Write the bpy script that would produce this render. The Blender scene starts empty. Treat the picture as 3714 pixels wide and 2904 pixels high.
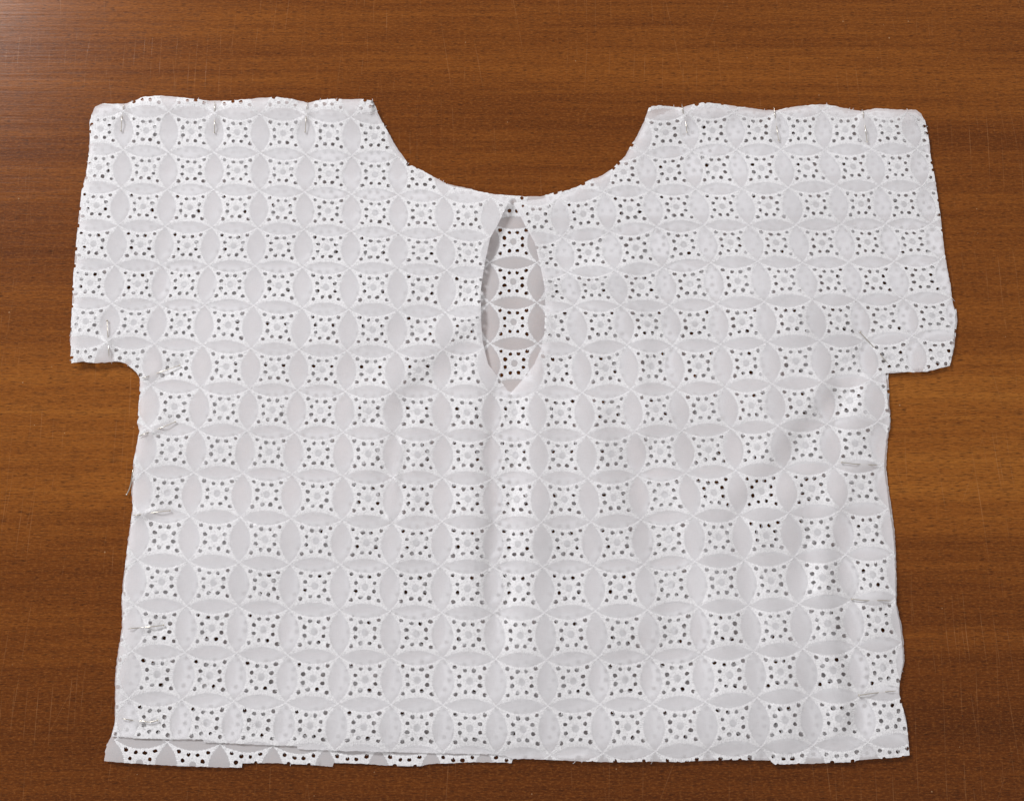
import bpy, math, random
import numpy as np
from mathutils import Vector
from mathutils.geometry import delaunay_2d_cdt
R = math.radians
random.seed(7); rng = np.random.default_rng(7)
sc = bpy.context.scene
C = sc.collection

# ------------------------------------------------------------------ camera, world, lamps, exposure
F = 4000.0; W, H = 3714.0, 2904.0; TILT = R(14.9); DIST = 0.754
cd = bpy.data.cameras.new('camera'); cam = bpy.data.objects.new('camera', cd); C.objects.link(cam)
cd.sensor_width = 36; cd.lens = 36 * F / W; cd.clip_start = 0.01; cd.clip_end = 50
cam.location = (0, -DIST * math.sin(TILT), DIST * math.cos(TILT)); cam.rotation_euler = (TILT, 0, 0)
sc.camera = cam
wd = bpy.data.worlds.new('World'); sc.world = wd; wd.use_nodes = True
bg = wd.node_tree.nodes['Background']; bg.inputs[0].default_value = (1.0, 0.975, 0.972, 1); bg.inputs[1].default_value = 0.615
def area(name, loc, target, sx, sy, power, col):
    l = bpy.data.lights.new(name, 'AREA'); l.shape = 'RECTANGLE'; l.size = sx; l.size_y = sy; l.energy = power; l.color = col
    o = bpy.data.objects.new(name, l); C.objects.link(o); o.location = loc
    o.rotation_euler = (Vector(target) - Vector(loc)).to_track_quat('-Z', 'Y').to_euler(); return o
area('window_light', (-2.25, 2.32, 2.12), (-0.05, 0, 0), 0.85, 0.95, 150, (0.97, 0.975, 1.0))
sc.view_settings.view_transform = 'Standard'; sc.view_settings.look = 'None'
sc.view_settings.exposure = 0.0; sc.cycles.diffuse_bounces = 8; sc.cycles.transmission_bounces = 10; sc.cycles.max_bounces = 16; sc.view_settings.gamma = 1.0

def unproj(P, z):
    """photo pixel -> point of the plane at height z (arrays)"""
    P = np.asarray(P, float); z = np.broadcast_to(np.asarray(z, float), P.shape[:1])
    dx = (P[:, 0] - W / 2) / F; dy = -(P[:, 1] - H / 2) / F
    c, s = math.cos(TILT), math.sin(TILT)
    d = np.stack([dx, dy * c + s, dy * s - c], 1)
    o = np.array(cam.location)
    t = (z - o[2]) / d[:, 2]
    return o[None] + d * t[:, None]

# ------------------------------------------------------------------ materials
def mat(name):
    m = bpy.data.materials.new(name); m.use_nodes = True
    nt = m.node_tree; return m, nt, nt.nodes['Principled BSDF']
def node(nt, t, **kw):
    n = nt.nodes.new(t)
    for k, v in kw.items(): setattr(n, k, v)
    return n
def mathn(nt, op, a, b=None, clamp=False):
    n = node(nt, 'ShaderNodeMath', operation=op); n.use_clamp = clamp
    for k, v in enumerate((a, b)):
        if v is None: continue
        if isinstance(v, (int, float)): n.inputs[k].default_value = v
        else: nt.links.new(v, n.inputs[k])
    return n.outputs[0]
def mixc(nt, f, a, b, mode='MIX'):
    n = node(nt, 'ShaderNodeMix', data_type='RGBA', blend_type=mode)
    for s, v in ((n.inputs[0], f), (n.inputs[6], a), (n.inputs[7], b)):
        if isinstance(v, (int, float)): s.default_value = v
        elif isinstance(v, tuple): s.default_value = (*v, 1)
        else: nt.links.new(v, s)
    return n.outputs[2]
def noise(nt, vec, scale, detail=3, rough=0.55, sx=1, sy=1, sz=1, off=0, dist=0):
    mp = node(nt, 'ShaderNodeMapping'); mp.inputs['Scale'].default_value = (sx, sy, sz); mp.inputs['Location'].default_value = (off, off * .7, 0)
    nt.links.new(vec, mp.inputs[0])
    n = node(nt, 'ShaderNodeTexNoise'); n.inputs['Scale'].default_value = scale; n.inputs['Detail'].default_value = detail
    n.inputs['Roughness'].default_value = rough; n.inputs['Distortion'].default_value = dist
    nt.links.new(mp.outputs[0], n.inputs['Vector']); return n.outputs['Fac']
def ramp(nt, f, stops, interp='LINEAR'):
    n = node(nt, 'ShaderNodeValToRGB'); e = n.color_ramp.elements; n.color_ramp.interpolation = interp
    while len(e) < len(stops): e.new(0.5)
    for k, (p, c) in enumerate(stops):
        e[k].position = p; e[k].color = (*c, 1) if isinstance(c, tuple) else (c, c, c, 1)
    nt.links.new(f, n.inputs[0]); return n.outputs[0]

def wood_material():
    m, nt, b = mat('mahogany_veneer')
    co = node(nt, 'ShaderNodeTexCoord').outputs['Object']
    band = noise(nt, co, 1, 5, .6, sx=.8, sy=16, off=3.1)
    band2 = noise(nt, co, 1, 4, .6, sx=2.2, sy=60, off=1.7, dist=.25)
    fibre = noise(nt, co, 1, 4, .65, sx=11, sy=330, off=.4)
    fleck = noise(nt, co, 1, 3, .7, sx=70, sy=900, off=5.2)
    grainy = noise(nt, co, 1, 2, .7, sx=420, sy=900, off=2.2)
    sepy = node(nt, 'ShaderNodeSeparateXYZ'); nt.links.new(co, sepy.inputs[0])
    yb = mathn(nt, 'ADD', sepy.outputs[1], mathn(nt, 'MULTIPLY', noise(nt, co, 2.5, 2, off=9), .05))
    heart = ramp(nt, mathn(nt, 'ADD', mathn(nt, 'MULTIPLY', yb, 1.6), .5), [(.0, .05), (.20, .14), (.36, .40), (.46, .86), (.54, .86), (.64, .52), (.76, .36), (.92, .52)], 'EASE')
    t = mathn(nt, 'ADD', mathn(nt, 'MULTIPLY', band, .28), mathn(nt, 'MULTIPLY', band2, .20))
    t = mathn(nt, 'ADD', t, mathn(nt, 'MULTIPLY', fibre, .20))
    t = mathn(nt, 'ADD', t, mathn(nt, 'MULTIPLY', fleck, .22))
    t = mathn(nt, 'ADD', t, mathn(nt, 'MULTIPLY', heart, .26))
    col = ramp(nt, t, [(.35, (.054, .0136, .0022)), (.46, (.087, .0220, .0030)), (.54, (.128, .0345, .0046)), (.65, (.218, .0670, .0092)), (.78, (.33, .118, .018))])
    col = mixc(nt, mathn(nt, 'MULTIPLY', ramp(nt, fleck, [(.50, 0.0), (.62, 1.0)]), .55), col, (.058, .0150, .0032))
    col = mixc(nt, mathn(nt, 'MULTIPLY', ramp(nt, grainy, [(.48, 0.0), (.75, 1.0)]), .28), col, (.42, .155, .034))
    pore = noise(nt, co, 1, 1, .5, sx=190, sy=1900, off=7.7)
    col = mixc(nt, mathn(nt, 'MULTIPLY', ramp(nt, pore, [(.57, 0.0), (.66, 1.0)]), .62), col, (.030, .0085, .002))
    # fine scratches, most of them across the grain
    wob = noise(nt, co, 6, 2)
    sep = node(nt, 'ShaderNodeSeparateXYZ'); nt.links.new(co, sep.inputs[0])
    scr = None
    for k, (fr, tilt, wd_, msk) in enumerate(((42, .04, .00022, 9), (75, -.06, .00018, 13), (26, .16, .00020, 8), (120, .015, .00020, 17), (17, -.45, .00018, 9))):
        x = mathn(nt, 'ADD', sep.outputs[0], mathn(nt, 'MULTIPLY', sep.outputs[1], tilt))
        x = mathn(nt, 'ADD', x, mathn(nt, 'MULTIPLY', wob, .004 + .002 * k))
        v = node(nt, 'ShaderNodeTexVoronoi', voronoi_dimensions='1D', feature='DISTANCE_TO_EDGE'); v.inputs['Scale'].default_value = fr
        nt.links.new(mathn(nt, 'ADD', x, 3.7 * k + 1), v.inputs['W'])
        line = mathn(nt, 'LESS_THAN', v.outputs['Distance'], wd_ * fr)
        mk = ramp(nt, noise(nt, co, msk, 3, .7, off=k * 2.3), [(.54, 0.0), (.74, 1.0)])
        line = mathn(nt, 'MULTIPLY', line, mk)
        scr = line if scr is None else mathn(nt, 'MAXIMUM', scr, line)
    col = mixc(nt, mathn(nt, 'MULTIPLY', scr, .27), col, (.52, .26, .11))
    # dust flecks and dark specks
    for sc_, rad, cc, off in ((60, .045, (.40, .24, .12), 0.0), (16, .016, (.012, .007, .005), 4.0)):
        mp = node(nt, 'ShaderNodeMapping'); mp.inputs['Location'].default_value = (off, off, 0); nt.links.new(co, mp.inputs[0])
        vo = node(nt, 'ShaderNodeTexVoronoi', voronoi_dimensions='2D'); vo.inputs['Scale'].default_value = sc_; nt.links.new(mp.outputs[0], vo.inputs['Vector'])
        pick = node(nt, 'ShaderNodeSeparateXYZ'); nt.links.new(vo.outputs['Color'], pick.inputs[0])
        rr = mathn(nt, 'MULTIPLY', mathn(nt, 'MULTIPLY', pick.outputs[0], pick.outputs[1]), rad)
        on = mathn(nt, 'MULTIPLY', mathn(nt, 'LESS_THAN', vo.outputs['Distance'], rr), mathn(nt, 'GREATER_THAN', pick.outputs[2], .80 if off == 0 else .86))
        col = mixc(nt, mathn(nt, 'MULTIPLY', on, .55 if off == 0 else .9), col, cc)
    nt.links.new(col, b.inputs['Base Color'])
    rg = mathn(nt, 'ADD', mathn(nt, 'MULTIPLY', fleck, .14), .15)
    nt.links.new(rg, b.inputs['Roughness']); b.inputs['Specular IOR Level'].default_value = .12
    bm = node(nt, 'ShaderNodeBump'); bm.inputs['Strength'].default_value = .25; bm.inputs['Distance'].default_value = .0004
    nt.links.new(mathn(nt, 'ADD', fibre, mathn(nt, 'MULTIPLY', scr, .12)), bm.inputs['Height']); nt.links.new(bm.outputs[0], b.inputs['Normal'])
    return m
def cloth_material():
    m, nt, b = mat('thin_white_cotton')
    co = node(nt, 'ShaderNodeTexCoord').outputs['Object']
    blot = noise(nt, co, 70, 4, .6)
    col = mixc(nt, blot, (.965, .955, .972), (.99, .98, .992))
    wv = noise(nt, co, 1, 2, .6, sx=260, sy=1900); wv2 = noise(nt, co, 1, 2, .6, sx=1900, sy=260)
    w = mathn(nt, 'ADD', wv, wv2)
    nt.links.new(col, b.inputs['Base Color']); b.inputs['Roughness'].default_value = .9; b.inputs['Specular IOR Level'].default_value = .15
    bm = node(nt, 'ShaderNodeBump'); bm.inputs['Strength'].default_value = .3; bm.inputs['Distance'].default_value = .0002
    nt.links.new(w, bm.inputs['Height']); nt.links.new(bm.outputs[0], b.inputs['Normal'])
    tl = node(nt, 'ShaderNodeBsdfTranslucent'); tl.inputs[0].default_value = (.955, .95, .965, 1)
    mx = node(nt, 'ShaderNodeMixShader'); mx.inputs[0].default_value = .52
    nt.links.new(b.outputs[0], mx.inputs[1]); nt.links.new(tl.outputs[0], mx.inputs[2])
    tr = node(nt, 'ShaderNodeBsdfTransparent')
    m2 = node(nt, 'ShaderNodeMixShader'); nt.links.new(mathn(nt, 'ADD', mathn(nt, 'MULTIPLY', w, .10), .055), m2.inputs[0])
    nt.links.new(mx.outputs[0], m2.inputs[1]); nt.links.new(tr.outputs[0], m2.inputs[2])
    nt.links.new(m2.outputs[0], nt.nodes['Material Output'].inputs[0])
    return m
def stitch_material():
    m, nt, b = mat('white_embroidery_thread')
    co = node(nt, 'ShaderNodeTexCoord').outputs['Object']
    n = ramp(nt, noise(nt, co, 900, 3, .65), [(.36, 0.0), (.58, 1.0)])
    nt.links.new(mixc(nt, n, (.575, .565, .57), (.71, .699, .704)), b.inputs['Base Color'])
    b.inputs['Roughness'].default_value = .62; b.inputs['Specular IOR Level'].default_value = .3; b.inputs['Sheen Weight'].default_value = .15
    bm = node(nt, 'ShaderNodeBump'); bm.inputs['Strength'].default_value = .3; bm.inputs['Distance'].default_value = .0003
    nt.links.new(noise(nt, co, 1300, 2, .6), bm.inputs['Height']); nt.links.new(bm.outputs[0], b.inputs['Normal'])
    return m
def metal_material():
    m, nt, b = mat('pin_steel')
    b.inputs['Base Color'].default_value = (.55, .51, .44, 1); b.inputs['Metallic'].default_value = 1; b.inputs['Roughness'].default_value = .28
    return m
WOOD, CLOTH, STITCH, STEEL = wood_material(), cloth_material(), stitch_material(), metal_material()

def mesh_obj(name, verts, faces, m, parent=None, smooth=True):
    me = bpy.data.meshes.new(name); me.from_pydata([tuple(v) for v in verts], [], faces); me.materials.append(m)
    if smooth: me.polygons.foreach_set('use_smooth', np.ones(len(me.polygons), bool))
    o = bpy.data.objects.new(name, me); C.objects.link(o)
    if parent: o.parent = parent
    return o

# ------------------------------------------------------------------ table
tw, td, th = 1.7, 1.15, .03
vs = []; e = .004
for (z, k) in ((-th, 0), (-e, 0), (0, e)):
    vs += [(-tw/2+k, -td/2+k, z), (tw/2-k, -td/2+k, z), (tw/2-k, td/2-k, z), (-tw/2+k, td/2-k, z)]
fs = [(3, 2, 1, 0), (8, 9, 10, 11)]
for a in (0, 4):
    for k in range(4): fs.append((a+k, a+(k+1) % 4, a+4+(k+1) % 4, a+4+k))
tab = mesh_obj('table_top', vs, fs, WOOD, smooth=False)
tab['label'] = 'reddish brown mahogany table top with horizontal grain and fine scratches under the white cloth'; tab['category'] = 'table'

# ------------------------------------------------------------------ measured lattice of the front cloth (node i,j -> photo pixel)
ND = {}
def row(j, i0, pts):
    for k, p in enumerate(pts):
        if p: ND[(i0 + k, j)] = p
row(0, 0, [(449,403),(612,406),(777,410),(942,415),(1110,416),(1273,426)])
row(0, 14, [(2661,408),(2825,405),(2984,405),None,(3289,408)])
row(1, 0, [(447,544),(612,553),(777,553),(945,556),(1110,562),(1277,567),(1443,569)])
row(1, 12, [(2336,558),(2509,547),(2671,544),(2834,543),(2991,545),(3162,541),(3324,541)])
row(2, 0, [(440,683),(607,688),(775,688),(942,692),(1106,697),(1275,705),(1445,707),(1610,714),(1782,716)])
row(2, 10, [(2024,720),(2190,697),(2357,692),(2523,687),(2691,685),(2860,681),(3033,675),(3190,675),(3345,675)])
row(3, 0, [(430,819),(600,822),(769,826),(935,828),(1104,833),(1275,839),(1446,847),(1613,849),(1776,860)])
row(3, 10, [(2040,861),(2211,840),(2382,823),(2553,818),(2717,818),(2888,817),(3052,813),(3213,813),(3375,813)])
row(4, 0, [(418,961),(589,964),(757,965),(925,965),(1097,970),(1269,973),(1442,973),(1622,981)])
row(4, 10, [(2059,989),(2230,980),(2403,971),(2579,954),(2749,948),(2911,953),(3080,951),(3244,949),(3413,942)])
row(5, 0, [(408,1102),(579,1105),(743,1107),(920,1109),(1098,1119),(1266,1123),(1442,1125),(1616,1134)])
row(5, 10, [(2083,1109),(2251,1109),(2427,1109),(2598,1102),(2772,1095),(2946,1086),(3105,1088),(3275,1083),(3451,1080)])
row(6, 0, [(387,1240),(560,1247),(736,1252),(912,1264),(1085,1268),(1259,1273),(1437,1275),(1608,1268),(1756,1258),None,(2104,1265),(2275,1252),(2439,1254),(2616,1249),(2784,1241),(2975,1236),(3136,1236),(3310,1219)])
row(7, 1, [(547,1397),(727,1406),(905,1411),(1080,1416),(1254,1420),(1428,1420),(1599,1420),(1779,1421),(1944,1419),(2113,1425),(2289,1413),(2453,1413),(2630,1403),(2802,1393),(2984,1386),(3160,1376)])
row(8, 1, [(537,1552),(718,1558),(896,1563),(1069,1570),(1246,1568),(1424,1572),(1607,1576),(1784,1579),(1951,1575),(2126,1578),(2303,1566),(2474,1562),(2652,1554),(2822,1545),(3001,1538),(3184,1528)])
row(9, 1, [(524,1708),(704,1713),(882,1715),(1060,1722),(1245,1727),(1426,1732),(1604,1732),(1787,1734),(1956,1733),(2130,1734),(2312,1723),(2488,1716),(2668,1706),(2843,1701),(3024,1693),(3197,1688)])
row(10, 1, [(510,1868),(690,1872),(873,1875),(1056,1879),(1241,1886),(1424,1896),(1604,1891),(1789,1896),(1964,1895),(2143,1893),(2325,1884),(2516,1871),(2683,1869),(2860,1861),(3051,1847)])
row(11, 1, [(498,2029),(683,2034),(868,2039),(1051,2046),(1236,2048),(1415,2053),(1600,2053),(1789,2055),(1970,2057),(2152,2053),(2336,2048),(2521,2036),(2701,2031),(2881,2020),(3067,2011),(3242,2004)])
row(12, 1, [(488,2192),(677,2197),(865,2198),(1048,2207),(1232,2212),(1414,2217),(1603,2222),(1791,2222),(1976,2222),(2160,2215),(2349,2212),(2535,2200),(2714,2195),(2897,2188),(3090,2174)])
row(13, 1, [(479,2360),(671,2365),(858,2369),(1045,2376),(1231,2381),(1419,2383),(1606,2386),(1798,2390),(1983,2393),(2169,2385),(2357,2381),(2545,2372),(2734,2361),(2913,2352),(3108,2342),(3273,2328)])
row(14, 1, [(467,2531),(661,2536),(849,2542),(1036,2547),(1226,2552),(1419,2554),(1608,2557),(1800,2561),(1988,2559),(2178,2554),(2367,2552),(2559,2545),(2746,2529),(2936,2521),(3127,2521)])
row(15, 5, [(1214,2722),(1414,2728),(1606,2730),(1803,2731),(1995,2737),(2187,2729),(2376,2725),(2568,2718),(2760,2709),(2950,2702),(3148,2690)])
def shear(i, j):          # the right half is turned in at the keyhole, where cloth was cut away
    i = np.asarray(i, float); j = np.asarray(j, float)
    return np.where(i >= 9, -.13 * np.logaddexp(0, (6.1 - j) * 4) / 4, 0.)
class TPS:
    def __init__(s, P, Q, lam):
        s.P = np.asarray(P, float); n = len(P)
        K = s.U(s.P, s.P) + lam * np.eye(n)
        A = np.zeros((n+3, n+3)); A[:n, :n] = K; A[:n, n] = 1; A[:n, n+1:] = s.P; A[n, :n] = 1; A[n+1:, :n] = s.P.T
        B = np.zeros((n+3, 2)); B[:n] = Q; s.w = np.linalg.solve(A, B)
    def U(s, X, P):
        d2 = ((X[:, None] - P[None])**2).sum(2); return .5 * d2 * np.log(d2 + 1e-12)
    def __call__(s, X):
        X = np.asarray(X, float); out = np.empty((len(X), 2)); n = len(s.P)
        for a in range(0, len(X), 20000):
            x = X[a:a+20000]; out[a:a+20000] = s.U(x, s.P) @ s.w[:n] + s.w[n] + x @ s.w[n+1:]
        return out
kk = list(ND); ii = np.array([k[0] for k in kk], float); jj = np.array([k[1] for k in kk], float)
front_tps = TPS(np.stack([ii + shear(np.array([k[0] for k in kk]), jj), jj], 1), np.array([ND[k] for k in kk], float), .03)
def front_map(U, V, icell):
    return front_tps(np.stack([U + shear(icell, V), V], 1))
BP, BQ = [], []
for j, y, sp in ((0, 386, 165.5), (2, 664, 168), (4, 953, 171.5), (5, 1098, 172.5), (6, 1246, 173), (8, 1552, 178), (10, 1868, 181), (12, 2196, 185.5), (15, 2713, 191.6)):
    for i in range(0, 19, 2 if j not in (4, 5, 6, 15) else 1):
        x8 = {0: 1778, 2: 1777, 4: 1776, 5: 1775, 6: 1778, 8: 1776, 10: 1772, 12: 1766, 15: 1757}[j]
        yy = y - (.62 if i < 8 else .30) * (i - 8)**2 * (1 if j > 12 else .35)
        BP.append((i, j)); BQ.append((x8 + sp * (i - 8), yy))
back_tps = TPS(BP, BQ, .02)
def back_map(U, V, icell): return back_tps(np.stack([U, V], 1))

# ------------------------------------------------------------------ cut outlines (photo pixels)
TOP_L = [(332,417),(345,388),(372,376),(449,377),(462,375),(504,359),(519,352),(585,347),(676,356),(768,366),(823,366),(896,360),(1000,352),(1066,361),(1117,374),(1154,365),(1201,359),(1256,361),(1315,360),(1352,365)]
NECK_L = [(1363,388),(1370,412),(1399,465),(1432,523),(1476,588),(1482,603),(1494,600),(1557,633),(1615,664),(1623,672),(1659,679),(1732,694),(1800,706),(1838,713),(1846,727)]
KEY = [(1834,756),(1805,815),(1778,862),(1761,939),(1748,1020),(1743,1057),(1744,1104),(1744,1130),(1746,1181),(1750,1236),(1757,1266),(1770,1320),(1817,1382),(1850,1428),(1903,1368),(1938,1320),(1963,1264),(1974,1209),(1977,1137),(1978,1063),(1969,1008),(1959,961),(1941,884),(1915,837),(1886,782),(1862,739)]
NECK_R = [(1866,734),(1966,721),(2040,697),(2097,676),(2134,655),(2167,645),(2218,615),(2237,596),(2268,566),(2275,551),(2306,501),(2338,437),(2355,388)]
TOP_R = [(2388,383),(2437,387),(2472,391),(2509,380),(2553,372),(2608,377),(2685,388),(2767,399),(2811,401),(2877,388),(2940,381),(2998,379),(3053,391),(3124,404),(3179,393),(3262,398),(3322,399),(3341,413)]
SIDE_R = [(3355,437),(3366,487),(3377,575),(3388,630),(3399,701),(3410,778),(3426,921),(3443,1010),(3449,1042),(3452,1080),(3461,1117),(3465,1161),(3459,1216),(3457,1256),(3445,1326),(3423,1332),(3357,1348),(3276,1350),(3211,1355),(3216,1396),(3219,1461),(3227,1520),(3223,1557),(3214,1594),(3207,1694),(3212,1741),(3224,1834),(3238,1928),(3245,2012),(3247,2106),(3248,2186),(3264,2265),(3272,2335),(3275,2399),(3262,2487),(3262,2516),(3286,2608),(3293,2666),(3299,2738)]
HEM_F = [(3249,2745),(3103,2756),(3100,2762),(2920,2768),(2812,2771),(2796,2760),(2795,2755),(2700,2754),(2610,2755),(2523,2758),(2471,2763),(2376,2760),(2230,2763),(2083,2758),(1991,2754),(1900,2750),(1862,2750),(1835,2739),(1780,2733),(1576,2730),(1485,2727),(1246,2722),(1150,2717),(1100,2716),(1079,2714),(1077,2705),(1006,2702),(900,2697),(740,2690),(737,2680),(606,2679),(511,2677),(430,2670),(405,2668)]
SIDE_L = [(416,2629),(420,2589),(422,2450),(427,2409),(434,2348),(447,2276),(444,2181),(450,2112),(463,2005),(474,1914),(479,1885),(484,1840),(482,1774),(488,1671),(500,1589),(506,1561),(498,1536),(502,1487),(506,1430),(507,1372),(499,1357),(482,1337),(453,1317),(425,1311),(387,1314),(343,1317),(304,1311),(259,1317),(255,1292),(258,1232),(263,1177),(269,1090),(272,1000),(277,950),(289,800),(299,696),(315,630),(321,556),(326,505),(325,446)]
FRONT_OUT = TOP_L + NECK_L + KEY + NECK_R + TOP_R + SIDE_R + HEM_F + SIDE_L
HEM_B = [(3290,2726),(3240,2738),(3060,2748),(2640,2748),(2300,2752),(1960,2748),(1859,2752),(1855,2766),(1829,2763),(1704,2763),(1558,2769),(1532,2776),(1485,2777),(1400,2774),(1320,2768),(1211,2765),(1206,2778),(1150,2774),(1100,2771),(973,2765),(879,2767),(877,2782),(826,2782),(680,2777),(562,2772),(460,2765),(378,2758),(386,2700),(404,2667)]
def inset(P, d):
    P = np.array(P, float); out = []
    for k in range(1, len(P) - 1):
        t = P[k+1] - P[k-1]; t /= np.linalg.norm(t) + 1e-9
        out.append(tuple(P[k] + d * np.array([-t[1], t[0]])))       # clockwise in the photo: inside is to the right
    return out
BACK_OUT = inset(TOP_L, 9) + inset([TOP_L[-1]] + NECK_L[:-5], 6) + [(1625,668),(1700,684),(1761,702),(1845,709),(1900,713),(1966,712),(2020,697)] + inset(NECK_R[2:] , 7) \
    + inset(TOP_R, 9) + [(3338,425)] + inset(SIDE_R[:12], 5) + [(3468,1120),(3472,1165),(3464,1225),(3461,1262),(3448,1318),(3420,1325),(3340,1338),(3222,1346)] \
    + [(3223,1396),(3225,1461),(3230,1520),(3228,1557),(3219,1594),(3214,1694),(3219,1741),(3232,1834),(3245,1928),(3249,2012),(3252,2106),(3251,2186),(3270,2265),(3278,2335),(3280,2399),(3258,2487),(3256,2516),(3282,2608),(3289,2666)] \
    + HEM_B + [(416,2620),(417,2589),(418,2450),(423,2400),(430,2348),(443,2276),(441,2181),(446,2112),(459,2005),(471,1914),(481,1840),(477,1774),(484,1671),(503,1580),(512,1536),(508,1430),(512,1375),(502,1350),(456,1311),(425,1303),(343,1309),(266,1305),(254,1240),(258,1177),(262,1090),(266,1000),(272,930),(284,800),(295,696),(312,630),(326,556),(331,505),(330,446)]
def fray(P, step, amp):
    P = np.array(P, float); out = []
    for a, b in zip(P, np.roll(P, -1, 0)):
        L = np.linalg.norm(b - a); n = max(1, int(L / step))
        for k in range(n):
            q = a + (b - a) * k / n
            key = 1715 < q[0] < 1990 and 735 < q[1] < 1440          # the keyhole is a clean scissor cut
            out.append(q + rng.normal(0, amp, 2) * (.15 if key else 1 if k else .4))
    return np.array(out)
def inside(P, poly):
    P = np.asarray(P, float); x, y = P[:, 0], P[:, 1]; r = np.zeros(len(P), bool)
    for (ax, ay), (bx, by) in zip(poly, np.roll(poly, -1, 0)):
        c = ((ay > y) != (by > y))
        if ay != by: r ^= c & (x < (bx - ax) * (y - ay) / (by - ay) + ax)
    return r

# ------------------------------------------------------------------ pins: head, entry, exit, tip (photo pixels) and where each one sits
PINS = [
 ((439,474),(442,426),(448,392),(448,374),'steel pin in the top edge of the left sleeve, closest to its outer corner'),
 ((778,480),(778,446),(779,397),(779,363),'steel pin in the top edge of the left sleeve, middle one of three'),
 ((1107,478),(1110,432),(1113,390),(1114,367),'steel pin in the top edge of the left sleeve, closest to the neckline'),
 ((2491,479),(2489,455),(2476,404),(2473,376),'small steel pin in the top edge of the right sleeve, closest to the neckline'),
 ((2824,509),(2818,470),(2811,422),(2807,390),'steel pin in the top edge of the right sleeve, middle one of three'),
 ((3145,514),(3139,470),(3131,419),(3130,398),'steel pin in the top edge of the right sleeve, closest to its outer corner'),
 ((389,1164),(391,1215),(394,1264),(396,1301),'brassy upright pin near the lower edge of the left sleeve'),
 ((650,1325),(571,1353),(534,1366),(510,1373),'long slanting pin beside the left underarm curve'),
 ((635,1530),(582,1552),(530,1571),(497,1584),'slanting pin in the left side edge, next below the underarm pin'),
 ((615,1851),(563,1857),(502,1866),(476,1869),'nearly level grey pin in the left side edge at mid height of the body'),
 ((592,2266),(536,2273),(480,2277),(463,2280),'bright level pin low in the left side edge'),
 ((570,2611),(517,2615),(463,2608),(440,2604),'bent bright pin just above the bottom left corner of the hem'),
 ((3120,1206),(3167,1256),(3201,1296),(3219,1314),'diagonal pin at the right underarm corner'),
 ((3054,1676),(3107,1683),(3161,1685),(3187,1687),'level pin in the right side edge, uppermost of three'),
 ((3090,2172),(3140,2177),(3196,2176),(3237,2178),'level pin in the right side edge, middle one of three'),
 ((3116,2520),(3178,2511),(3220,2506),(3254,2504),'slightly tilted bright pin low in the right side edge near the hem corner')]

# ------------------------------------------------------------------ how the two layers lie (heights in millimetres over photo pixels)
waves = [(rng.uniform(0, 2*math.pi), rng.uniform(320, 950), rng.uniform(0, 6.28)) for _ in range(16)]
def wav(P, n0, n1):
    s = 0
    for a, L, ph in waves[n0:n1]:
        s = s + np.sin((P[:, 0] * math.cos(a) + P[:, 1] * math.sin(a)) * 2 * math.pi / L + ph)
    return s / math.sqrt(n1 - n0)
def seg_d(P, a, b):
    a = np.array(a, float); b = np.array(b, float); d = b - a; L = np.linalg.norm(d)
    t = ((P - a) @ d) / L**2; tc = np.clip(t, 0, 1)
    off = ((P - a) @ np.array([-d[1], d[0]])) / L
    return np.linalg.norm(P - a - tc[:, None] * d, axis=1), t, off
def fold(P, a, b, h, sig):
    d, t, off = seg_d(P, a, b); return h * np.exp(-(d / sig)**2)
def crease(P, a, b, h, sig):          # one side of the line tips up, the other down
    d, t, off = seg_d(P, a, b); return h * 2.3 * off / sig * np.exp(-(d / sig)**2)
def zback(P):
    P = np.asarray(P, float)
    z = 1.15 + .32 * wav(P, 0, 6)
    z += fold(P, (1800, 1040), (1805, 1330), .9, 30) + fold(P, (1950, 1000), (1925, 1200), .9, 34)
    z += fold(P, (420, 2740), (860, 2760), .7, 40)
    return np.maximum(z, .35)
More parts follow.
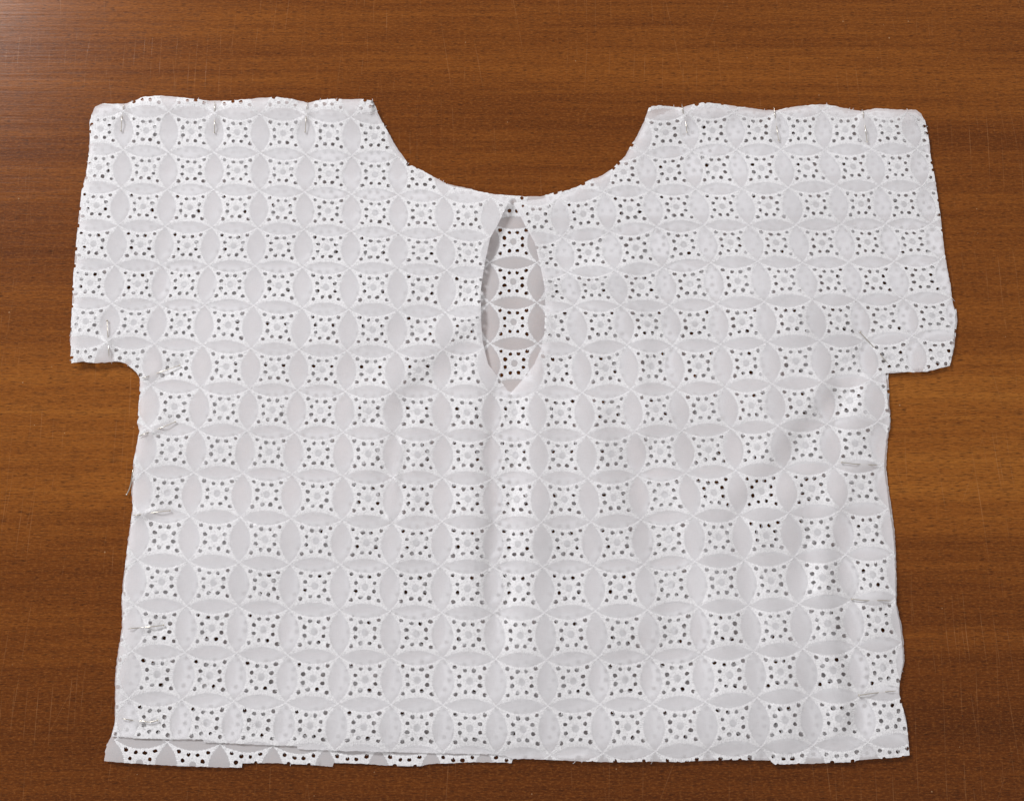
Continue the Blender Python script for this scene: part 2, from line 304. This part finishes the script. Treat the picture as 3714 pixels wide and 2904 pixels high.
def zfront(P):
    P = np.asarray(P, float); x, y = P[:, 0], P[:, 1]
    right = 1 / (1 + np.exp(-(x - 1900) / 120.))
    z = 3.7 + (.85 + .45 * right) * wav(P, 6, 16)
    v = np.exp(-((y - 1800) / 520)**4)
    cx = 1836 - .03 * (y - 1430)
    z += v * 2.2 * (-1.9 * np.exp(-((x - cx) / 52)**2) + 1.0 * np.exp(-((x - cx - 110) / 70)**2) + .9 * np.exp(-((x - cx + 115) / 60)**2))
    z += fold(P, (1390, 1450), (1725, 1150), 1.7, 60) + fold(P, (1990, 1025), (2260, 985), 1.7, 55)
    z += fold(P, (1462, 1590), (1412, 1880), 1.0, 14) + fold(P, (1480, 1300), (1330, 1700), .8, 60)
    z += fold(P, (2330, 1260), (2330, 1560), 1.8, 45) + fold(P, (2130, 1500), (2230, 2600), 1.0, 75) + fold(P, (2500, 1200), (2640, 2500), 1.0, 80)
    z += fold(P, (2760, 1450), (2950, 2400), 1.1, 70) + fold(P, (2985, 1600), (3060, 2560), 2.0, 55) - fold(P, (3035, 2230), (3070, 2360), 1.0, 50)
    z += fold(P, (2880, 1180), (3060, 1500), 1.3, 55) - fold(P, (3040, 1330), (3140, 1330), 1.2, 45) + fold(P, (2600, 1750), (2800, 2650), .9, 60)
    z += fold(P, (600, 2050), (1300, 2180), .6, 70) + fold(P, (2150, 1250), (2200, 1480), 1.0, 40)
    for a, b, h, sg in (((2150, 1400), (2420, 2250), .9, 75), ((2350, 1480), (2580, 2300), -.9, 65), ((3085, 1335), (2700, 1800), .9, 65), ((3100, 1370), (2950, 2100), -1.0, 60),
                        ((2990, 1900), (3080, 2620), 1.2, 55), ((1990, 1080), (2330, 1350), .9, 50), ((2050, 960), (2420, 1180), -.7, 55), ((2700, 1900), (2830, 2650), -1.0, 60),
                        ((3050, 1250), (2800, 1080), .8, 45), ((1700, 1180), (1330, 1480), .45, 70), ((1500, 1480), (1420, 2000), -.5, 60)):
        z += crease(P, a, b, h * 1.3, sg)
    z -= 1.1 * np.exp(-((y - 2700) / 90)**2) * np.clip((1900 - x) / 500, 0, 1)
    z += .11 * (np.sin(x / 23. + 2.1 * np.sin(y / 61.)) * np.sin(y / 31. + 1.7 * np.sin(x / 47.)))
    # the top edges stand up between their pins
    near = np.zeros(len(P))
    for p in PINS[:6]: near = np.maximum(near, np.exp(-((x - p[3][0]) / 60)**2))
    z += 2.6 * np.exp(-((y - 365) / 60)**2) * (1 - near) * ((x < 1352) | (x > 2355))
    for Hd, A, B, T, _ in PINS:
        m = (np.array(A) + np.array(B)) / 2
        d, t, off = seg_d(P, A, B)
        z += 1.9 * np.exp(-(d / 18)**2)
        d, t, off = seg_d(P, Hd, A); z -= 1.0 * np.exp(-(d / 24)**2)
        d, t, off = seg_d(P, B, T); z -= .8 * np.exp(-(d / 18)**2)
    dk = np.full(len(P), 1e9)
    for a, b in zip(KEY[2:23], KEY[3:24]): dk = np.minimum(dk, seg_d(P, a, b)[0])
    z += 1.0 * np.exp(-(dk / 30)**2)
    de = np.full(len(P), 1e9)                               # side edges and hem lie closer to the table
    for S in (SIDE_R, HEM_F):
        for a, b in zip(S[:-1], S[1:]): de = np.minimum(de, seg_d(P, a, b)[0])
    z -= 1.5 * np.exp(-(de / 45)**2)
    return np.maximum(z, zback(P) + 1.05)

# ------------------------------------------------------------------ one repeat of the eyelet pattern (unit cell, nodes in its corners)
HP, HV = .164, .212                                    # half widths of the level and the upright petals
HOLES = [(sx*.276, sy*.287) for sx in (-1, 1) for sy in (-1, 1)] + [(sx*.085, sy*.228) for sx in (-1, 1) for sy in (-1, 1)] + [(sx*.190, sy*.092) for sx in (-1, 1) for sy in (-1, 1)]
PADS = [(sx*.172, sy*.188, .034) for sx in (-1, 1) for sy in (-1, 1)] + [(0, -.188, .032), (0, .188, .032), (-.185, 0, .027), (.185, 0, .027), (-.115, .0, .024), (.115, 0, .024)]
RU, RV = .0430, .0470
CCX, CCY = .5, .475
def pet(t): return 4 * t * (1 - t)
def astroid(n):
    """outline of one embroidered square: four inward arcs with ragged satin-stitch edges, overlapping its neighbours at the nodes"""
    a = []
    for side in range(4):
        hw = HV if side % 2 else HP
        for q, t in enumerate(np.linspace(0, 1, n, endpoint=False)):
            k = -.013 * (1 - pet(t)) + (.007 if q % 2 else -.009) + rng.uniform(-.006, .006)
            w = hw * pet(t) + k
            a.append(((t, w), (1 - w, t), (1 - t, 1 - w), (w, 1 - t))[side])
    return np.array(a)
def circ(cx, cy, ru, rv, n, ph=0., jit=0.):
    t = np.linspace(0, 2*math.pi, n, endpoint=False) + ph; r = 1 + (rng.normal(0, jit, n) if jit else 0)
    return np.stack([cx + ru*r*np.cos(t), cy + rv*r*np.sin(t)], 1)
ins = []
for s in np.linspace(.14, .86, 9):
    k = .024
    ins += [(s, HP*pet(s)+k), (s, 1-HP*pet(s)-k), (HV*pet(s)+k, s), (1-HV*pet(s)-k, s)]
INS = np.array(ins)
gr = []
for s in (.12, .25, .4, .6, .75, .88):
    gr += [(s, HP*pet(s)*.45), (s, 1-HP*pet(s)*.45), (HV*pet(s)*.5, s), (1-HV*pet(s)*.5, s), (HV*pet(s)*.05, s), (s, HP*pet(s)*.03)]
GRD = np.array(gr)
NH = 9

def stitches():
    """thread ends of one motif in cell units: along the petal edges, round every eyelet and round the middle"""
    T = []
    for n, hw, lev in ((26, HP, True), (24, HV, False)):
        for s in np.linspace(.012, .988, n):
            for side in (0, 1):
                w = .5 * (1 - abs(2*s-1)**2)
                ln = .026 + .05 * w + rng.uniform(0, .022)
                o = rng.uniform(-.022, .002)
                sl = (s - .5) * -.06 + rng.uniform(-.012, .012)
                a = hw*pet(s) + o; b = hw*pet(s) + ln
                p, q = (s + sl*-.3, a), (s + sl, b)
                if side: p, q = (p[0], 1-p[1]), (q[0], 1-q[1])
                if not lev: p, q = (p[1], p[0]), (q[1], q[0])
                T.append((p, q))
    for hx, hy in HOLES:
        for t in np.linspace(0, 6.283, 8, endpoint=False):
            t += rng.uniform(-.25, .25); l = rng.uniform(1.7, 2.3)
            T.append(((CCX+hx+RU*1.2*math.cos(t), CCY+hy+RV*1.2*math.sin(t)), (CCX+hx+RU*l*math.cos(t), CCY+hy+RV*l*math.sin(t))))
    for t in np.linspace(0, 6.283, 18, endpoint=False):
        t += rng.uniform(-.12, .12); l = rng.uniform(1.35, 1.75); k = rng.uniform(.9, 1.02)
        T.append(((CCX+.072*k*math.cos(t), CCY+.086*k*math.sin(t)), (CCX+.072*l*math.cos(t), CCY+.086*l*math.sin(t))))
    return np.array(T)

def clip_x(poly, x0, keep_left):
    out = []
    for p, q in zip(poly, np.roll(poly, -1, 0)):
        ip, iq = (p[0] < x0) == keep_left, (q[0] < x0) == keep_left
        if ip: out.append(p)
        if ip != iq: out.append(p + (q - p) * (x0 - p[0]) / (q[0] - p[0]))
    return np.array(out)

def build_panel(name, parent, fmap, zf, outline, icols, jrows, split, sew, ptlift):
    ol = fray(outline, 8, .7)
    box0, box1 = ol.min(0) - 60, ol.max(0) + 60
    pts, lift, faces, kind = [], [], [], []
    def add(P, h):
        a = len(pts); pts.extend(P); lift.extend([h]*len(P)); return list(range(a, a+len(P)))
    faces.append(add(ol, .04)); kind.append(('out', None))
    cells = [(i, j) for j in jrows for i in icols]
    for (i, j) in cells:
        def M(Q):
            Q = np.asarray(Q, float); return fmap(Q[:, 0] + i, Q[:, 1] + j, np.full(len(Q), i))
        A = M(astroid(26))
        if (A.max(0) < box0).any() or (A.min(0) > box1).any(): continue
        lim = None
        if split and j < 7 and i in (8, 9): lim = (1855., i == 8)
        def ok(P): return np.ones(len(P), bool) if lim is None else ((P[:, 0] < lim[0]) == lim[1])
        if lim: A = clip_x(A, *lim)
        if len(A) > 2: faces.append(add(A, .10)); kind.append(('motif', (i, j)))
        q = M(INS); add(q[ok(q)], .15)
        q = M(GRD); q = q[ok(q)]
        a = add(q, .10)
        cc = M(circ(CCX, CCY, .072, .086, 16))
        if ok(cc).all():
            faces.append(add(cc, .12)); kind.append(('disc', (i, j)))
            add(M(circ(CCX, CCY, .098, .115, 14)), .16); add(M([(CCX, CCY)]), .10)
            for px_, py_, pr in PADS:
                add(M(circ(CCX+px_, CCY+py_, pr*.8, pr*.9, 6)), .06)
        for hx, hy in HOLES:
            jx, jy = rng.normal(0, .003, 2); rs = rng.uniform(.88, 1.1); el = rng.uniform(.93, 1.08)
            hp = M(circ(CCX+hx+jx, CCY+hy+jy, RU*rs*el, RV*rs/el, NH, rng.uniform(0, .6), .10))
            if not ok(hp).all(): continue
            faces.append(add(hp, .22)); kind.append(('hole', (i, j)))
            add(M(circ(CCX+hx, CCY+hy, RU*1.55, RV*1.5, 8)), .19)
    vin = [Vector((float(p[0]), float(p[1]))) for p in pts]
    V, E, Fo, ov, oe, of = delaunay_2d_cdt(vin, [], faces, 0, 1e-4)
    V = np.array([(v[0], v[1]) for v in V])
    lf = np.array([lift[o[0]] if len(o) else .15 for o in ov])
    outer_ids = set(); groups = {}
    ground = []
    for t, f in enumerate(Fo):
        ks = [kind[q] for q in of[t]]
        if not any(k[0] == 'out' for k in ks) or any(k[0] == 'hole' for k in ks): continue
        if len(f) > 3: pass
        mo = [k[1] for k in ks if k[0] == 'motif']
        if mo and not any(k[0] == 'disc' for k in ks): groups.setdefault(mo[0], []).append(f)
        else: ground.append(f)
    for ij in [c for c in groups if len(groups[c]) < 30]: ground += groups.pop(ij)      # slivers of a motif at the cut edge
    z = (zf(V) + lf + rng.normal(0, .03, len(V))) * .001
    P3 = unproj(V, z)
    def sub(fl, extra=None):
        ids = sorted({v for f in fl for v in f}); mp = {v: k for k, v in enumerate(ids)}
        fl2 = []
        for f in fl:
            g = [mp[v] for v in f]; a, b, c = (P3[f[0]], P3[f[1]], P3[f[2]])
            if ((b[0]-a[0])*(c[1]-a[1]) - (b[1]-a[1])*(c[0]-a[0])) < 0: g = g[::-1]
            fl2.append(tuple(g))
        return P3[ids], fl2
    pv, pf = sub(ground)
    panel = mesh_obj(name, pv, pf, CLOTH, parent)
    rest_v, rest_f = [], []
    holes = {}
    for q, (kd, ij) in enumerate(kind):
        if kd == 'hole': holes.setdefault(ij, []).append(np.mean([pts[v] for v in faces[q]], 0))
    count = 0
    for ij in sorted(groups, key=lambda c: (c[1], c[0])):
        mv, mf = sub(groups[ij]); mv = [tuple(v) for v in mv]
        full = sew is None or ij in sew
        if full:
            i, j = ij
            T = stitches(); n = len(T)
            Q = fmap(T[:, :, 0].ravel() + i, T[:, :, 1].ravel() + j, np.full(2*n, i)).reshape(n, 2, 2)
            mid = Q.mean(1)
            keep = inside(Q[:, 0], ol) & inside(Q[:, 1], ol)
            if split and j < 7 and i in (8, 9): keep &= (mid[:, 0] < 1855) == (i == 8)
            Q = Q[keep]
            if len(Q):
                zq = zf(Q.reshape(-1, 2)).reshape(-1, 2)
                zs = np.stack([zq[:, 0] + .07, zq[:, 1] + .17], 1) * .001
                a = unproj(Q[:, 0], zs[:, 0]); b = unproj(Q[:, 1], zs[:, 1])
                d = (b - a)[:, :2]; L = np.linalg.norm(d, axis=1)[:, None] + 1e-9; nrm = np.stack([-d[:, 1], d[:, 0]], 1) / L
                w = rng.uniform(.00016, .00027, len(Q)); hh = rng.uniform(.00009, .00022, len(Q))
                for k in range(len(Q)):
                    o3 = np.array([nrm[k, 0], nrm[k, 1], 0]) * w[k]; up = np.array([0, 0, hh[k]])
                    s = len(mv)
                    mv += [tuple(a[k]-o3), tuple(a[k]+up*.7), tuple(a[k]+o3), tuple(b[k]-o3), tuple(b[k]+up), tuple(b[k]+o3)]
                    mf += [(s, s+3, s+4, s+1), (s+1, s+4, s+5, s+2)]
        if full:
            mesh_obj('embroidered_square', mv, mf, STITCH, panel); count += 1
        else:
            s = len(rest_v); rest_v += mv; rest_f += [tuple(v+s for v in f) for f in mf]
    if rest_v:
        o = mesh_obj('embroidered_squares', rest_v, rest_f, STITCH, panel); o['kind'] = 'stuff'
    print(name, 'tris', len(ground), 'motifs', count)
    return panel

blouse = bpy.data.objects.new('eyelet_blouse', None); C.objects.link(blouse)
blouse['label'] = 'white eyelet cotton blouse cut out and pinned together, lying flat on the wooden table'; blouse['category'] = 'blouse'
seen_back = {(i, j) for i in (7, 8, 9) for j in (2, 3, 4, 5, 6, 7)} | {(i, 15) for i in range(0, 19)} | {(i, 14) for i in range(0, 10)}
back = build_panel('back_panel', blouse, back_map, zback, BACK_OUT, range(-1, 19), range(-1, 16), False, seen_back, 0)
front = build_panel('front_panel', blouse, front_map, zfront, FRONT_OUT, range(-1, 19), range(-1, 16), True, None, 0)
back['label'] = 'grey looking back layer seen through the keyhole slit and below the front hem at left'
front['label'] = 'white front layer with a pointed keyhole slit below the neckline'

# ------------------------------------------------------------------ tubes: pins and loose threads
def tube(pts, rad, n=8, cap=True):
    pts = [Vector(p) for p in pts]; v, f = [], []
    for k, p in enumerate(pts):
        t = (pts[min(k+1, len(pts)-1)] - pts[max(k-1, 0)]).normalized()
        s = t.cross(Vector((0, 0, 1))); s = s.normalized() if s.length > 1e-6 else Vector((1, 0, 0)); u = s.cross(t)
        r = rad[k] if isinstance(rad, (list, tuple)) else rad
        for q in range(n):
            a = 2*math.pi*q/n; v.append(p + s*math.cos(a)*r + u*math.sin(a)*r)
    for k in range(len(pts)-1):
        for q in range(n):
            a, b = k*n+q, k*n+(q+1) % n; f.append((a, b, b+n, a+n))
    if cap: f += [tuple(range(n))[::-1], tuple(range((len(pts)-1)*n, len(pts)*n))]
    return v, f
def W3(p, zmm): return Vector(unproj(np.array([p], float), np.array([zmm*.001]))[0])
def spline(P, m=6):
    out = []
    for k in range(len(P)-1):
        p0, p1, p2, p3 = P[max(k-1, 0)], P[k], P[k+1], P[min(k+2, len(P)-1)]
        for s in range(m):
            t = s/m; out.append(.5*((2*p1)+(p2-p0)*t+(2*p0-5*p1+4*p2-p3)*t*t+(3*p1-p0-3*p2+p3)*t**3))
    return out + [P[-1]]
def make_pin(path, label, group='dressmaking pins in the blouse', r=.00029):
    root = bpy.data.objects.new('dressmaking_pin', None); C.objects.link(root); root.location = path[0]
    root['label'] = label; root['category'] = 'pin'; root['group'] = group
    loc = [p - path[0] for p in spline(path)]
    n = len(loc); rad = [r if k < n-5 else r*max(.15, (n-1-k)/5) for k in range(n)]
    v, f = tube(loc, rad); mesh_obj('shaft', v, f, STEEL, root)
    d = (loc[1] - loc[0]).normalized()
    v, f = tube([d*-.0006, d*-.0005, d*-.00005, d*.0001], [.0004, .00068, .00072, .0004], 10); mesh_obj('head', v, f, STEEL, root)
def zf1(p): return float(zfront(np.array([p], float))[0])
for Hd, A, B, T, lab in PINS:
    Hd, A, B, T = (np.array(q, float) for q in (Hd, A, B, T))
    m = (A + B)/2; A1 = A + (Hd - A)*.12; B1 = B + (T - B)*.12; hm = (Hd + A)/2
    if 'bent' in lab: hm = hm + np.array([0, 4.])
    path = [W3(Hd, zf1(Hd)+1.5), W3(hm, max(zf1(hm), (zf1(Hd)+zf1(A))/2)+1.3), W3(A1, zf1(A1)+.95), W3(m, zf1(m)-1.0), W3(B1, zf1(B1)+.8), W3((B+T)/2, zf1((B+T)/2)+1.2), W3(T, zf1(T)+1.2)]
    make_pin(path, lab)
make_pin([W3((460,1792), 1.5), W3((470,1770), 1.7), W3((477,1742), 2.2), W3((481,1714), 3.6), W3((486,1690), 2.0)], 'bent pin sticking out beyond the left side edge onto the wood', r=.00040)

def thread(panel, P, z):
    v, f = tube(spline([W3(p, zz) for p, zz in zip(P, z)], 5), .00017, 5); mesh_obj('loose_thread', v, f, STITCH, panel)
thread(back, [(1052,2756),(1054,2766),(1053,2776)], [1.0,.9,.4])
thread(front, [(2084,2752),(2086,2760),(2081,2766),(2078,2767)], [2.6,2.0,.8,.4])
thread(front, [(2364,2752),(2365,2761),(2361,2769)], [2.6,1.8,.4])
thread(front, [(263,1176),(260,1195),(255,1212),(253,1220)], [2.6,2.0,1.0,.4])
thread(front, [(3452,1080),(3458,1087),(3462,1092)], [2.6,1.8,.8])
thread(front, [(1848,733),(1851,729),(1849,720),(1852,714)], [3,3,3,2.6])
for k in range(40):                                       # short ends of cut embroidery along the edges
    P = np.array(random.choice([SIDE_L, SIDE_R, TOP_L, TOP_R, NECK_L, NECK_R, HEM_F])); q = random.randrange(len(P)-1)
    a = P[q] + (P[q+1]-P[q])*random.random(); t = P[q+1]-P[q]; t = t/np.linalg.norm(t); n = np.array([t[1], -t[0]])
    l = random.uniform(3, 6); s = random.uniform(-.8, .8)*l
    z0 = zf1(a)
    thread(front, [a - n*4, a + n*l*.4 + t*s*.3, a + n*l + t*s], [z0+.2, z0*.8, max(.4, z0*.55)])
